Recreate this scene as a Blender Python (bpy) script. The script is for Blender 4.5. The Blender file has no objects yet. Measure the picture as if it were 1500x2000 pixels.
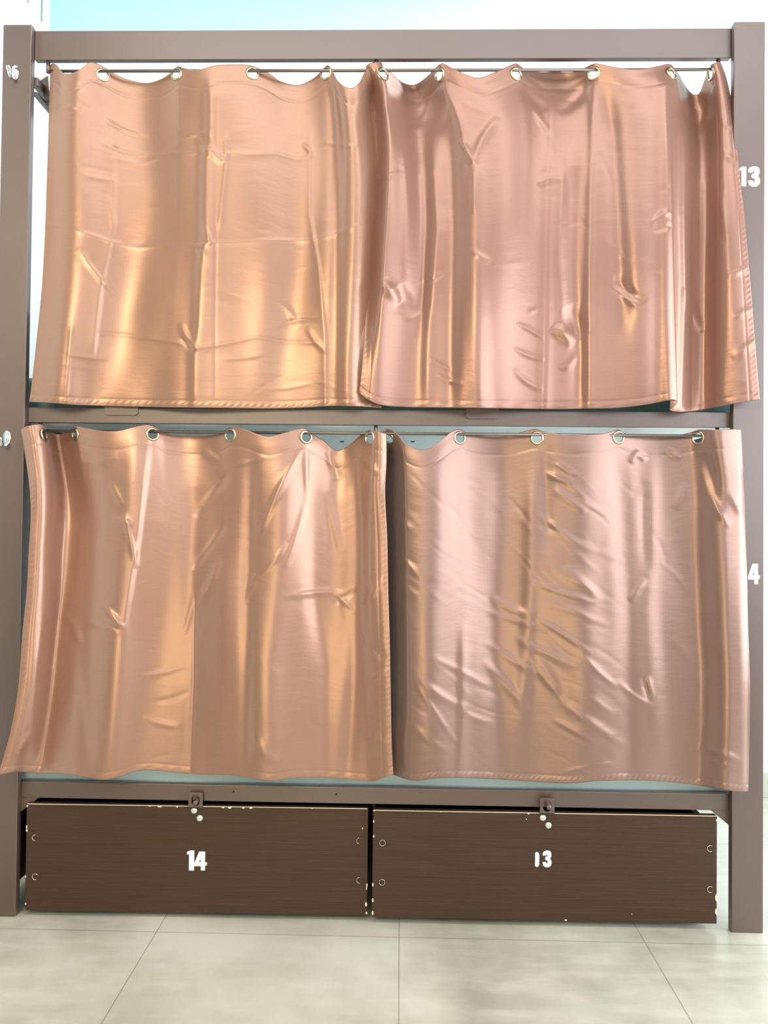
import bpy, bmesh, math, random
import numpy as np
from mathutils import Vector, Matrix

# ------------------------------------------------------------------ camera
C = bpy.context.scene.collection
sc = bpy.context.scene
F = 1500.0                                   # focal length in pixels of a 1500 x 2000 frame
YAW, PITCH, ROLL = 0.0219, 0.0168, 0.0105
CAM = np.array([0.0674, -1.945, 1.0046])
_cy, _sy, _cp, _sp = math.cos(YAW), math.sin(YAW), math.cos(PITCH), math.sin(PITCH)
FWD = np.array([-_sy * _cp, _cy * _cp, _sp])
_r0 = np.array([_cy, _sy, 0.0])
_u0 = np.cross(_r0, FWD)
RGT = math.cos(ROLL) * _r0 + math.sin(ROLL) * _u0
UPV = -math.sin(ROLL) * _r0 + math.cos(ROLL) * _u0
cam_data = bpy.data.cameras.new('camera')
cam = bpy.data.objects.new('camera', cam_data)
C.objects.link(cam)
cam_data.sensor_width = 36.0
cam_data.lens = 36.0 * F / 2000.0
cam_data.clip_start = 0.05
_m = Matrix.Identity(4)
for i in range(3):
    _m[i][0], _m[i][1], _m[i][2], _m[i][3] = RGT[i], UPV[i], -FWD[i], CAM[i]
cam.matrix_world = _m
sc.camera = cam

# ------------------------------------------------------------------ light and exposure
sc.view_settings.view_transform = 'Standard'
sc.view_settings.look = 'None'
sc.view_settings.exposure = 0.0
sc.view_settings.gamma = 1.0
sc.view_settings.use_curve_mapping = False
world = bpy.data.worlds.new('room_daylight')
sc.world = world
world.use_nodes = True
world.node_tree.nodes['Background'].inputs[0].default_value = (0.93, 0.97, 1.0, 1)
world.node_tree.nodes['Background'].inputs[1].default_value = 0.2


def area(name, loc, target, sx, sy, watts, col):
    d = bpy.data.lights.new(name, 'AREA')
    d.shape = 'RECTANGLE'
    d.size, d.size_y, d.energy, d.color = sx, sy, watts, col
    o = bpy.data.objects.new(name, d)
    C.objects.link(o)
    o.location = loc
    o.rotation_euler = (Vector(target) - Vector(loc)).to_track_quat('-Z', 'Y').to_euler()
    return o


area('window_daylight', (3.0, -2.7, 1.65), (0.3, 0.0, 1.2), 1.5, 2.2, 74, (0.97, 0.97, 1.0))
area('window_near_bed', (3.1, -0.95, 1.6), (0.0, 0.0, 1.2), 1.2, 2.3, 86, (0.95, 0.97, 1.0))
area('window_beside_bed', (3.6, 0.40, 1.5), (0.0, 0.45, 1.2), 1.0, 2.4, 80, (0.94, 0.99, 1.0))
area('front_fill_panel', (0.6, -4.4, 2.6), (0.3, 0.0, 1.6), 4.6, 1.3, 56, (0.97, 0.98, 1.0))  # unseen panel behind the camera, added to brighten upper posts and rails
area('warm_lamp', (-1.15, -2.6, 2.35), (-0.2, 0.0, 1.2), 0.8, 0.8, 42, (1.0, 0.78, 0.44))
area('warm_low_fill', (-0.5, -3.5, 0.65), (-0.3, 0.0, 0.6), 1.4, 0.8, 26, (1.0, 0.80, 0.40))  # unseen low warm panel, added for gold patches on the lower curtains
area('ceiling_panel', (0.4, -1.15, 2.95), (0.4, -0.75, 0.0), 3.0, 0.7, 36, (1.0, 0.98, 0.95))
area('ceiling_panel_wall', (0.2, 0.45, 3.1), (0.1, 0.75, 0.0), 3.0, 0.5, 24, (0.95, 0.99, 1.0))


# ------------------------------------------------------------------ helpers
def ray(px, py):
    return FWD + RGT * ((px - 750.0) / F) - UPV * ((py - 1000.0) / F)


def at(px, py, Y):
    r = ray(px, py)
    return CAM + r * ((Y - CAM[1]) / r[1])


def on_floor(px, py):
    r = ray(px, py)
    return CAM + r * ((0.0 - CAM[2]) / r[2])


def mat(name, col, rough=0.5, metal=0.0, spec=0.5):
    m = bpy.data.materials.new(name)
    m.use_nodes = True
    b = m.node_tree.nodes['Principled BSDF']
    b.inputs['Base Color'].default_value = (*col, 1)
    b.inputs['Roughness'].default_value = rough
    b.inputs['Metallic'].default_value = metal
    b.inputs['Specular IOR Level'].default_value = spec
    return m


def nd(m, kind, **kw):
    n = m.node_tree.nodes.new(kind)
    for k, v in kw.items():
        if k in n.inputs.keys():
            n.inputs[k].default_value = v
        else:
            setattr(n, k, v)
    return n


def lk(m, a, ao, b, bi):
    m.node_tree.links.new(a.outputs[ao], b.inputs[bi])


def bsdf(m):
    return m.node_tree.nodes['Principled BSDF']


def ramp(m, stops):
    n = nd(m, 'ShaderNodeValToRGB')
    e = n.color_ramp.elements
    while len(e) < len(stops):
        e.new(0.5)
    for i, (p, c) in enumerate(stops):
        e[i].position = p
        e[i].color = (*c, 1)
    return n


def noise_col(m, scale, stops, stretch=(1, 1, 1), detail=6.0, coord='Object'):
    tc = nd(m, 'ShaderNodeTexCoord')
    mp = nd(m, 'ShaderNodeMapping')
    mp.inputs['Scale'].default_value = stretch
    nz = nd(m, 'ShaderNodeTexNoise', Scale=scale, Detail=detail)
    rp = ramp(m, stops)
    lk(m, tc, coord, mp, 'Vector')
    lk(m, mp, 'Vector', nz, 'Vector')
    lk(m, nz, 'Fac', rp, 'Fac')
    return mp, nz, rp


def add_bump(m, node, out, strength, dist):
    b = nd(m, 'ShaderNodeBump', Strength=strength, Distance=dist)
    lk(m, node, out, b, 'Height')
    lk(m, b, 'Normal', bsdf(m), 'Normal')
    return b


def link(name, me, parent=None, m=None):
    o = bpy.data.objects.new(name, me)
    C.objects.link(o)
    if m:
        me.materials.append(m)
    if parent:
        o.parent = parent
        o.matrix_parent_inverse = Matrix.Translation(-parent.location) if False else Matrix.Identity(4)
    return o


def obj(name, bm, m, parent=None, smooth=False):
    """one mesh object; coordinates are local to the parent's base"""
    me = bpy.data.meshes.new(name)
    bmesh.ops.recalc_face_normals(bm, faces=bm.faces)
    bm.to_mesh(me)
    bm.free()
    if smooth:
        for p in me.polygons:
            p.use_smooth = True
    return link(name, me, parent, m)


def thing(name, label, cat, loc=(0, 0, 0), group=None):
    o = bpy.data.objects.new(name, None)
    C.objects.link(o)
    o.location = loc
    o.empty_display_size = 0.05
    o['label'] = label
    o['category'] = cat
    if group:
        o['group'] = group
    return o


def structure(o):
    o['kind'] = 'structure'
    return o


def box(bm, x0, x1, y0, y1, z0, z1, bev=0.0):
    t = bmesh.new()
    bmesh.ops.create_cube(t, size=1.0)
    for v in t.verts:
        v.co = Vector(((x0 + x1) / 2 + v.co.x * (x1 - x0), (y0 + y1) / 2 + v.co.y * (y1 - y0), (z0 + z1) / 2 + v.co.z * (z1 - z0)))
    if bev > 0:
        bmesh.ops.bevel(t, geom=t.edges[:], offset=bev, segments=2, affect='EDGES', profile=0.5)
    merge(bm, t)
    return bm


def merge(bm, t):
    me = bpy.data.meshes.new('tmp')
    t.to_mesh(me)
    t.free()
    bm.from_mesh(me)
    bpy.data.meshes.remove(me)


def cyl(bm, a, b, r, n=20, r2=None, cap=True):
    a, b = Vector(a), Vector(b)
    d = b - a
    t = bmesh.new()
    bmesh.ops.create_cone(t, cap_ends=cap, segments=n, radius1=r, radius2=r if r2 is None else r2, depth=d.length)
    t.transform(Matrix.Translation((a + b) / 2) @ d.to_track_quat('Z', 'Y').to_matrix().to_4x4())
    merge(bm, t)
    return bm


def lathe(bm, prof, M, n=28):
    """prof: list of (radius, height) turned about local z, then moved by M"""
    rows = []
    for r, h in prof:
        if r < 1e-6:
            rows.append([bm.verts.new(M @ Vector((0, 0, h)))])
        else:
            rows.append([bm.verts.new(M @ Vector((r * math.cos(2 * math.pi * k / n), r * math.sin(2 * math.pi * k / n), h))) for k in range(n)])
    for a, b in zip(rows, rows[1:]):
        for k in range(n):
            p, q = k, (k + 1) % n
            if len(a) == 1:
                bm.faces.new((a[0], b[p], b[q]))
            elif len(b) == 1:
                bm.faces.new((a[p], a[q], b[0]))
            else:
                bm.faces.new((a[p], a[q], b[q], b[p]))
    return bm


def sweep(bm, pts, radii, n=12, flat=1.0, side=Vector((1, 0, 0))):
    """tube through pts; 'flat' squashes the section across 'side'"""
    pts = [Vector(p) for p in pts]
    rows = []
    for i, p in enumerate(pts):
        t = (pts[min(i + 1, len(pts) - 1)] - pts[max(i - 1, 0)]).normalized()
        s = (side - t * side.dot(t)).normalized()
        q = t.cross(s)
        rows.append([bm.verts.new(p + s * radii[i] * math.cos(2 * math.pi * k / n) + q * radii[i] * flat * math.sin(2 * math.pi * k / n)) for k in range(n)])
    for a, b in zip(rows, rows[1:]):
        for k in range(n):
            bm.faces.new((a[k], a[(k + 1) % n], b[(k + 1) % n], b[k]))
    bm.faces.new(rows[0])
    bm.faces.new(rows[-1][::-1])
    return bm


def plate(bm, loops, y0, y1):
    """extrude 2D outlines (x, z) between y0 (front) and y1; loops[1:] are holes"""
    t = bmesh.new()
    edges = []
    for lp in loops:
        vs = [t.verts.new((x, y0, z)) for x, z in lp]
        edges += [t.edges.new((vs[i], vs[(i + 1) % len(vs)])) for i in range(len(vs))]
    r = bmesh.ops.triangle_fill(t, use_beauty=True, use_dissolve=False, edges=edges)
    faces = [f for f in r['geom'] if isinstance(f, bmesh.types.BMFace)]
    ex = bmesh.ops.extrude_face_region(t, geom=faces)
    for v in [g for g in ex['geom'] if isinstance(g, bmesh.types.BMVert)]:
        v.co.y = y1
    merge(bm, t)
    return bm


# ------------------------------------------------------------------ materials
def brown_paint():
    m = mat('brown_powder_coat', (0.085, 0.049, 0.039), 0.42, 0.0, 1.0)
    bsdf(m).inputs['Coat Weight'].default_value = 0.6
    bsdf(m).inputs['Coat Roughness'].default_value = 0.4
    mp, nz, rp = noise_col(m, 3.0, [(0.3, (0.062, 0.033, 0.026)), (0.7, (0.072, 0.040, 0.032))])
    lk(m, rp, 'Color', bsdf(m), 'Base Color')
    n2 = nd(m, 'ShaderNodeTexNoise', Scale=420.0, Detail=2.0)
    lk(m, mp, 'Vector', n2, 'Vector')
    add_bump(m, n2, 'Fac', 0.12, 0.001)
    return m


def wenge():
    m = mat('dark_wood_laminate', (0.06, 0.035, 0.022), 0.4, 0.0, 0.25)
    mp, nz, rp = noise_col(m, 9.0, [(0.25, (0.040, 0.024, 0.0145)), (0.5, (0.051, 0.031, 0.019)), (0.78, (0.064, 0.040, 0.025))], (0.5, 1, 26), 8.0)
    n2 = nd(m, 'ShaderNodeTexNoise', Scale=60.0, Detail=4.0)
    mp2 = nd(m, 'ShaderNodeMapping')
    mp2.inputs['Scale'].default_value = (0.12, 1, 14)
    tc = nd(m, 'ShaderNodeTexCoord')
    lk(m, tc, 'Object', mp2, 'Vector')
    lk(m, mp2, 'Vector', n2, 'Vector')
    mx = nd(m, 'ShaderNodeMixRGB', blend_type='MULTIPLY')
    mx.inputs['Fac'].default_value = 0.6
    r2 = ramp(m, [(0.35, (0.78, 0.76, 0.75)), (0.65, (1.08, 1.07, 1.05))])
    lk(m, n2, 'Fac', r2, 'Fac')
    lk(m, rp, 'Color', mx, 'Color1')
    lk(m, r2, 'Color', mx, 'Color2')
    lk(m, mx, 'Color', bsdf(m), 'Base Color')
    add_bump(m, n2, 'Fac', 0.15, 0.001)
    return m


def satin(name, c0, c1, seed):
    m = mat(name, c0, 0.35, 0.40, 1.0)
    bsdf(m).inputs['Specular Tint'].default_value = (1.0, 0.86, 0.78, 1)
    tc = nd(m, 'ShaderNodeTexCoord')
    mp = nd(m, 'ShaderNodeMapping')
    mp.inputs['Scale'].default_value = (1.6, 70, 1)
    mp.inputs['Location'].default_value = (seed, seed * 0.37, 0)
    lk(m, tc, 'UV', mp, 'Vector')
    nz = nd(m, 'ShaderNodeTexNoise', Scale=6.0, Detail=5.0)
    lk(m, mp, 'Vector', nz, 'Vector')
    rp = ramp(m, [(0.3, c0), (0.7, c1)])
    lk(m, nz, 'Fac', rp, 'Fac')
    lk(m, rp, 'Color', bsdf(m), 'Base Color')
    mp2 = nd(m, 'ShaderNodeMapping')
    mp2.inputs['Scale'].default_value = (3, 9, 1)
    mp2.inputs['Rotation'].default_value = (0, 0, 0.25)
    lk(m, tc, 'UV', mp2, 'Vector')
    n2 = nd(m, 'ShaderNodeTexNoise', Scale=3.0, Detail=5.0, Roughness=0.55)
    lk(m, mp2, 'Vector', n2, 'Vector')
    b1 = nd(m, 'ShaderNodeBump', Strength=0.06, Distance=0.001)
    lk(m, nz, 'Fac', b1, 'Height')
    b2 = nd(m, 'ShaderNodeBump', Strength=0.12, Distance=0.006)
    lk(m, n2, 'Fac', b2, 'Height')
    lk(m, b1, 'Normal', b2, 'Normal')
    lk(m, b2, 'Normal', bsdf(m), 'Normal')
    b = bsdf(m)
    b.inputs['Sheen Weight'].default_value = 0.15
    b.inputs['Sheen Roughness'].default_value = 0.4
    return m


BROWN = brown_paint()
WOOD = wenge()
DARKBOX = mat('dark_box_board', (0.03, 0.02, 0.015), 0.6)
SATIN = [satin('rose_copper_satin', (0.295, 0.165, 0.114), (0.315, 0.177, 0.123), 1.3),
         satin('rose_copper_satin_pleated', (0.262, 0.142, 0.110), (0.282, 0.154, 0.119), 4.1),
         satin('rose_copper_satin_wide', (0.32, 0.182, 0.132), (0.34, 0.194, 0.141), 7.7),
         satin('rose_copper_satin_mauve', (0.228, 0.140, 0.117), (0.248, 0.152, 0.127), 9.2)]
SHADED_BACK = mat('shaded_curtain_back', (0.06, 0.03, 0.022), 0.6)  # shade on the turned-back curtain corner, put into the colour
THREAD = mat('seam_thread', (0.55, 0.28, 0.20), 0.6)
BRASS = mat('antique_brass', (0.50, 0.44, 0.32), 0.3, 1.0)
STEEL = mat('brushed_steel_rod', (0.17, 0.14, 0.125), 0.36, 0.7)
CHROME = mat('polished_chrome', (0.66, 0.69, 0.69), 0.2, 1.0)
ZINC = mat('zinc_bolt', (0.62, 0.66, 0.66), 0.35, 0.6)
WHITE = mat('white_stencil_paint', (0.93, 0.93, 0.93), 0.55)
CHIP = mat('bare_fibreboard', (0.72, 0.62, 0.48), 0.8)
BLACK = mat('black_hole', (0.012, 0.010, 0.010), 0.7)
PANEL = mat('pale_base_board', (0.80, 0.84, 0.83), 0.45)
VINYL = mat('light_teal_vinyl', (0.52, 0.68, 0.71), 0.34)
DVINYL = mat('dark_teal_vinyl', (0.045, 0.115, 0.135), 0.42)

# ------------------------------------------------------------------ the room
floor_m = mat('greige_porcelain_tile', (0.5, 0.5, 0.45), 0.28, 0.0, 0.5)
gx = [on_floor(298.5, 1830)[0], on_floor(779.5, 1830)[0], on_floor(1252.6, 1830)[0]]
TILE = (gx[2] - gx[0]) / 2
gy = on_floor(750, 1830)[1]
mp, nz, rp = noise_col(floor_m, 2.6, [(0.32, (0.31, 0.305, 0.25)), (0.5, (0.445, 0.445, 0.37)), (0.68, (0.58, 0.585, 0.51))], (1, 0.8, 1), 5.0)
mp.inputs['Location'].default_value = (0.3, 0.7, 0.37)
nz.inputs['Roughness'].default_value = 0.58
mps = nd(floor_m, 'ShaderNodeMapping')
mps.inputs['Scale'].default_value = (3.0, 11.0, 1.0)
mps.inputs['Location'].default_value = (0.1, 0.2, 0.53)
mps.inputs['Rotation'].default_value = (0, 0, 0.35)
tcs = nd(floor_m, 'ShaderNodeTexCoord')
nzs = nd(floor_m, 'ShaderNodeTexNoise', Scale=2.2, Detail=5.0)
rps = ramp(floor_m, [(0.45, (0, 0, 0)), (0.75, (0.34, 0.34, 0.34))])
lk(floor_m, tcs, 'Object', mps, 'Vector')
lk(floor_m, mps, 'Vector', nzs, 'Vector')
lk(floor_m, nzs, 'Fac', rps, 'Fac')
smear = nd(floor_m, 'ShaderNodeMixRGB', blend_type='MIX')
smear.inputs['Color2'].default_value = (0.66, 0.66, 0.60, 1)
lk(floor_m, rps, 'Color', smear, 'Fac')
lk(floor_m, rp, 'Color', smear, 'Color1')
tc = nd(floor_m, 'ShaderNodeTexCoord')
mpt = nd(floor_m, 'ShaderNodeMapping')
mpt.inputs['Location'].default_value = (-gx[1], -gy, 0)
lk(floor_m, tc, 'Object', mpt, 'Vector')
bk = nd(floor_m, 'ShaderNodeTexBrick', offset=0.0, squash=1.0)
bk.inputs['Scale'].default_value = 1.0
bk.inputs['Brick Width'].default_value = TILE
bk.inputs['Row Height'].default_value = TILE
bk.inputs['Mortar Size'].default_value = 0.0016
bk.inputs['Mortar Smooth'].default_value = 0.1
bk.inputs['Color1'].default_value = (1, 1, 1, 1)
bk.inputs['Color2'].default_value = (0.93, 0.94, 0.93, 1)
bk.inputs['Mortar'].default_value = (0.62, 0.62, 0.60, 1)
lk(floor_m, mpt, 'Vector', bk, 'Vector')
mx = nd(floor_m, 'ShaderNodeMixRGB', blend_type='MULTIPLY')
mx.inputs['Fac'].default_value = 1.0
lk(floor_m, smear, 'Color', mx, 'Color1')
lk(floor_m, bk, 'Color', mx, 'Color2')
lk(floor_m, mx, 'Color', bsdf(floor_m), 'Base Color')
WALL_Y = 0.985
WALL_X = -1.315
bm = bmesh.new()
box(bm, -3.0, 4.2, -4.5, 1.2, -0.1, 0.0)
structure(obj('floor', bm, floor_m))
wall_m = mat('pale_aqua_wall_paint', (0.78, 0.90, 0.92), 0.6)
mp, nz, rp = noise_col(wall_m, 1.2, [(0.3, (0.77, 0.89, 0.91)), (0.7, (0.81, 0.91, 0.93))])
lk(wall_m, rp, 'Color', bsdf(wall_m), 'Base Color')
bm = bmesh.new()
box(bm, WALL_X - 0.12, 4.2, WALL_Y, WALL_Y + 0.12, 0, 3.4)
structure(obj('wall_back', bm, wall_m))
bm = bmesh.new()
box(bm, WALL_X - 0.12, WALL_X, -0.55, WALL_Y, 0, 3.4)
structure(obj('wall_left', bm, wall_m))
base_m = mat('grey_green_skirting', (0.42, 0.45, 0.38), 0.5)
bm = bmesh.new()
box(bm, WALL_X, 4.2, WALL_Y - 0.012, WALL_Y, 0, 0.094, 0.002)
structure(obj('baseboard_back', bm, base_m))
band_m = mat('painted_falloff_cyan', (0.40, 0.73, 0.83), 0.6)  # weaker light on the upper wall, put into a cyan band's colour
bm = bmesh.new()
box(bm, WALL_X, 4.2, WALL_Y - 0.006, WALL_Y, 2.83, 3.4, 0.001)
structure(obj('trim_3', bm, band_m))
trim_m = mat('grey_joint', (0.30, 0.36, 0.38), 0.6)
for k, yy in enumerate((0.905, 0.80)):
    bm = bmesh.new()
    box(bm, WALL_X, WALL_X + 0.004, yy - 0.004, yy + 0.004, 2.9, 3.4)
    structure(obj('trim_%d' % (k + 1), bm, trim_m))

# ------------------------------------------------------------------ the bunk bed
H = 2.290
D = 0.022                      # depth of the flat posts
RF, RB = 0.018, 0.034          # front and back face of the rails
bed = thing('bunk_bed', 'brown painted metal double bunk bed behind four satin curtains', 'bunk bed')
XL0, XL1 = -0.975, -0.900
XR0, XR1 = 0.900, 0.978


def post(x0, x1, y0, y1, z1):
    bm = bmesh.new()
    box(bm, x0, x1, y0, y1, 0, z1, 0.0022)
    return obj('post', bm, BROWN, bed)


post(XL0, XL1, 0, D, H)
post_r = post(XR0, XR1, 0, D, H)
post(XL0, XL1, 0.925, 0.947, 1.75)
post(XR0, XR1, 0.925, 0.947, 1.75)


def zspan(px, a, b, Y):
    return at(px, a, Y)[2], at(px, b, Y)[2]


zt1, zt0 = zspan(750, 57.5, 115.0, RF)
bm = bmesh.new()
box(bm, XL1, XR0, RF, RB, zt0, zt1, 0.0015)
obj('top_beam', bm, BROWN, bed)
zu1, zu0 = zspan(750, 800.5, 830.5, RF)
bm = bmesh.new()
box(bm, XL1, XR0, RF, RB, zu0, zu1, 0.0015)
obj('side_rail', bm, BROWN, bed)
zl1, zl0 = zspan(750, 1539.0, 1571.0, RF)
bm = bmesh.new()
box(bm, XL1, XR0, RF, RB, zl0, zl1, 0.0015)
rail_low = obj('side_rail', bm, BROWN, bed)
# rails along the wall, end rails and the boards that carry the mattresses
for z0, z1 in ((zu0, zu1), (zl0, zl1), (1.50, 1.535)):
    bm = bmesh.new()
    box(bm, XL1, XR0, 0.925, 0.941, z0, z1, 0.0015)
    obj('back_rail', bm, BROWN, bed)
for x0, x1 in ((XL1 - 0.073, XL1 - 0.058), (XR0 + 0.058, XR0 + 0.073)):
    for z0, z1 in ((zu0, zu1), (zl0, zl1)):
        bm = bmesh.new()
        box(bm, x0, x1, D, 0.925, z0, z1, 0.0015)
        obj('end_rail', bm, BROWN, bed)
bm = bmesh.new()
box(bm, XL1 - 0.073, XL1 - 0.058, D, 0.925, zl1, zu0)
obj('end_board', bm, BROWN, bed)
bm = bmesh.new()
box(bm, XL1 - 0.073, XL1 - 0.058, D, 0.925, 0.03, zl0)
obj('end_board', bm, BROWN, bed)  # board added to darken the gap beside the left drawer
for pa, hh in ((171, 0.011), (193, 0.0025)):
    z = at(66, pa, 0.05)[2]
    bm = bmesh.new()
    box(bm, XL1 - 0.008, XL1 + 0.008, D, 0.925, z - hh, z + hh, 0.001)
    obj('end_bar', bm, BROWN, bed)
bm = bmesh.new()
box(bm, XL1 - 0.02, XR0 + 0.02, RB, 0.925, zu0 + 0.002, zu0 + 0.016)
up_panel = obj('base_board', bm, PANEL, bed)
bm = bmesh.new()
box(bm, XL1 - 0.02, XR0 + 0.02, RB, 0.925, zl0 + 0.008, zl0 + 0.022)
obj('base_board', bm, DARKBOX, bed)
# slots in the underside of the upper board
for px in (668, 806):
    p = at(px, 862, 0.45)
    r = ray(px, 862)
    q = CAM + r * ((zu0 + 0.002 - CAM[2]) / r[2])
    bm = bmesh.new()
    box(bm, q[0] - 0.006, q[0] + 0.006, q[1] - 0.004, q[1] + 0.004, zu0 - 0.0005, zu0 + 0.003)
    obj('slot', bm, BLACK, up_panel)
# rounded tabs hanging on the upper rail
for px, w in ((237, 65), (942, 64)):
    a = at(px - w / 2, 815, RF - 0.002)
    b = at(px + w / 2, 815, RF - 0.002)
    zb = at(px, 811 if px < 500 else 818, RF)[2]
    x0, x1, zt = a[0], b[0], zu1 + 0.004
    rr = 0.008
    pts = [(x0, zt), (x0, zb + rr)] + [(x0 + rr - rr * math.cos(t), zb + rr - rr * math.sin(t)) for t in (0.4, 0.8, 1.2)] + [(x0 + rr, zb), (x1 - rr, zb)] + \
          [(x1 - rr + rr * math.sin(t), zb + rr - rr * math.cos(t)) for t in (0.4, 0.8, 1.2)] + [(x1, zb + rr), (x1, zt)]
    bm = bmesh.new()
    plate(bm, [pts], RF - 0.004, RF)
    obj('tab_plate', bm, BROWN, bed)
# gusset braces under the lower rail
for s in (-1, 1):
    x = s * 0.9
    bm = bmesh.new()
    plate(bm, [[(x, zl0), (x - s * 0.045, zl0), (x, zl0 - 0.036)]], RF + 0.001, RB)
    obj('corner_brace', bm, BROWN, bed)
for px, py in ((456, 1546), (657, 1551)):
    p = at(px, py, RF)
    bm = bmesh.new()
    cyl(bm, (p[0], RF - 0.0006, p[2]), (p[0], RF + 0.002, p[2]), 0.0028, 12)
    obj('screw_hole', bm, BLACK, rail_low)
# lock studs on the lower rail: short pegs the drawer hasps slip over
for px, py, L in ((383, 1566, 0.012), (1068, 1572, 0.030)):
    p = at(px, py - (3 if L > 0.02 else 0), 0.0)
    bm = bmesh.new()
    prof = [(0.0, -L), (0.0052, -L), (0.0062, -L + 0.0012), (0.0062, 0.0), (0.0062, RF + 0.004)]
    lathe(bm, prof, Matrix.Translation((p[0], 0, p[2])) @ Matrix.Rotation(-math.pi / 2, 4, 'X'))
    obj('lock_stud', bm, BROWN, rail_low, True)

# stencilled digits
G1 = [(375, 370), (455, 318), (582, 318), (582, 890), (440, 890), (440, 420), (385, 435)]
G1B = [(385, 380), (410, 355), (455, 360), (485, 395), (498, 450), (495, 740), (480, 780), (440, 802), (400, 795), (378, 760)]
G4 = [(735, 345), (900, 345), (900, 660), (955, 660), (955, 740), (905, 770), (900, 900), (790, 900), (785, 775), (605, 775), (605, 690)]
G4H = [(770, 550), (785, 655), (735, 655)]
G3 = [(598, 460), (598, 400), (630, 345), (690, 318), (750, 315), (810, 330), (845, 375), (855, 440), (845, 500), (810, 548), (845, 590), (858, 650), (858, 710),
      (830, 765), (780, 800), (720, 808), (660, 795), (615, 750), (598, 690), (598, 655), (700, 655), (710, 690), (730, 715), (742, 690), (742, 600), (690, 600),
      (668, 560), (680, 500), (728, 490), (735, 450), (728, 410), (705, 440), (690, 465)]


def digit(loops, box_in, px0, py0, px1, py1, Y, parent, off):
    """fit glyph loops with source box box_in into a pixel box on the plane Y, as a thin layer of paint"""
    a, b = at(px0, py0, Y), at(px1, py1, Y)
    x0, y0, x1, y1 = box_in
    out = [[(a[0] + (x - x0) / (x1 - x0) * (b[0] - a[0]) - off[0], a[2] + (y - y0) / (y1 - y0) * (b[2] - a[2]) - off[2]) for x, y in lp] for lp in loops]
    bm = bmesh.new()
    plate(bm, out, Y - 0.0006 - off[1], Y + 0.0003 - off[1])
    return obj('number', bm, WHITE, parent)


Z3 = (0, 0, 0)
digit([G1], (375, 318, 582, 890), 1444, 326, 1457, 364, 0, post_r, Z3)
digit([G3], (598, 315, 858, 808), 1461, 325, 1484, 365, 0, post_r, Z3)
digit([G1], (375, 318, 582, 890), 1444, 1101, 1458, 1141, 0, post_r, Z3)
digit([G4, G4H], (605, 345, 955, 900), 1461, 1101, 1484, 1141, 0, post_r, Z3)

# ------------------------------------------------------------------ curtain rods
def rod(name, label, pts, hang):
    """pts: two pixel points on the rod; hang: pixel x of the hangers"""
    (xa, ya), (xb, yb) = pts
    a, b = at(xa, ya, ROD_Y), at(xb, yb, ROD_Y)
    z = (a[2] + b[2]) / 2
    t = thing(name, label, 'curtain rod', (0, ROD_Y, z), 'curtain rods under the bed rails')
    bm = bmesh.new()
    cyl(bm, (a[0], 0, 0), (b[0], 0, 0), 0.0040, 16)
    obj('bar', bm, STEEL, t, True)
    top = hang[1] - z
    for px in hang[0]:
        x = at(px, ya, ROD_Y)[0]
        bm = bmesh.new()
        cyl(bm, (x, 0, -0.004), (x, 0, top), 0.0052, 14)
        obj('hanger', bm, STEEL, t, True)
    return z


ROD_Y = 0.028
ZR_UP = rod('curtain_rod', 'thin brown steel curtain rod hung under the top beam', ((92, 141), (1408, 134)), ((94, 735, 1403), zt0))
ZR_LO = rod('curtain_rod', 'thin brown steel curtain rod hung under the middle rail of the bunk bed', ((76, 843), (1412, 850)), ((79, 734, 1401), zu0))


# ------------------------------------------------------------------ curtains
def resample(poly, n, t=None):
    """points along a pixel polyline at parameters t in 0..1 (by length), smoothed by a cubic through the points"""
    p = np.array(poly, float)
    s = np.concatenate([[0], np.cumsum(np.hypot(*np.diff(p, axis=0).T))])
    s /= s[-1]
    if t is None:
        t = np.linspace(0, 1, n)
    # cubic Hermite, finite-difference tangents
    m = np.zeros_like(p)
    m[1:-1] = ((p[2:] - p[:-2]) / (s[2:] - s[:-2])[:, None])
    m[0] = (p[1] - p[0]) / (s[1] - s[0])
    m[-1] = (p[-1] - p[-2]) / (s[-1] - s[-2])
    k = np.clip(np.searchsorted(s, t, side='right') - 1, 0, len(s) - 2)
    h = (s[k + 1] - s[k])
    q = ((t - s[k]) / h)[:, None]
    h = h[:, None]
    return (2 * q**3 - 3 * q**2 + 1) * p[k] + (q**3 - 2 * q**2 + q) * h * m[k] + (-2 * q**3 + 3 * q**2) * p[k + 1] + (q**3 - q**2) * h * m[k + 1]


def param_of_x(poly, xs):
    d = resample(poly, 4000)
    return np.array([np.argmin(abs(d[:, 0] - x)) / 3999.0 for x in xs])


def smooth2(a, k):
    for _ in range(k):
        b = np.pad(a, 1, mode='edge')
        a = (b[1:-1, 1:-1] * 4 + b[:-2, 1:-1] + b[2:, 1:-1] + b[1:-1, :-2] + b[1:-1, 2:]) / 8
    return a


def sst(e0, e1, x):
    t = np.clip((x - e0) / (e1 - e0), 0, 1)
    return t * t * (3 - 2 * t)


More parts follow.
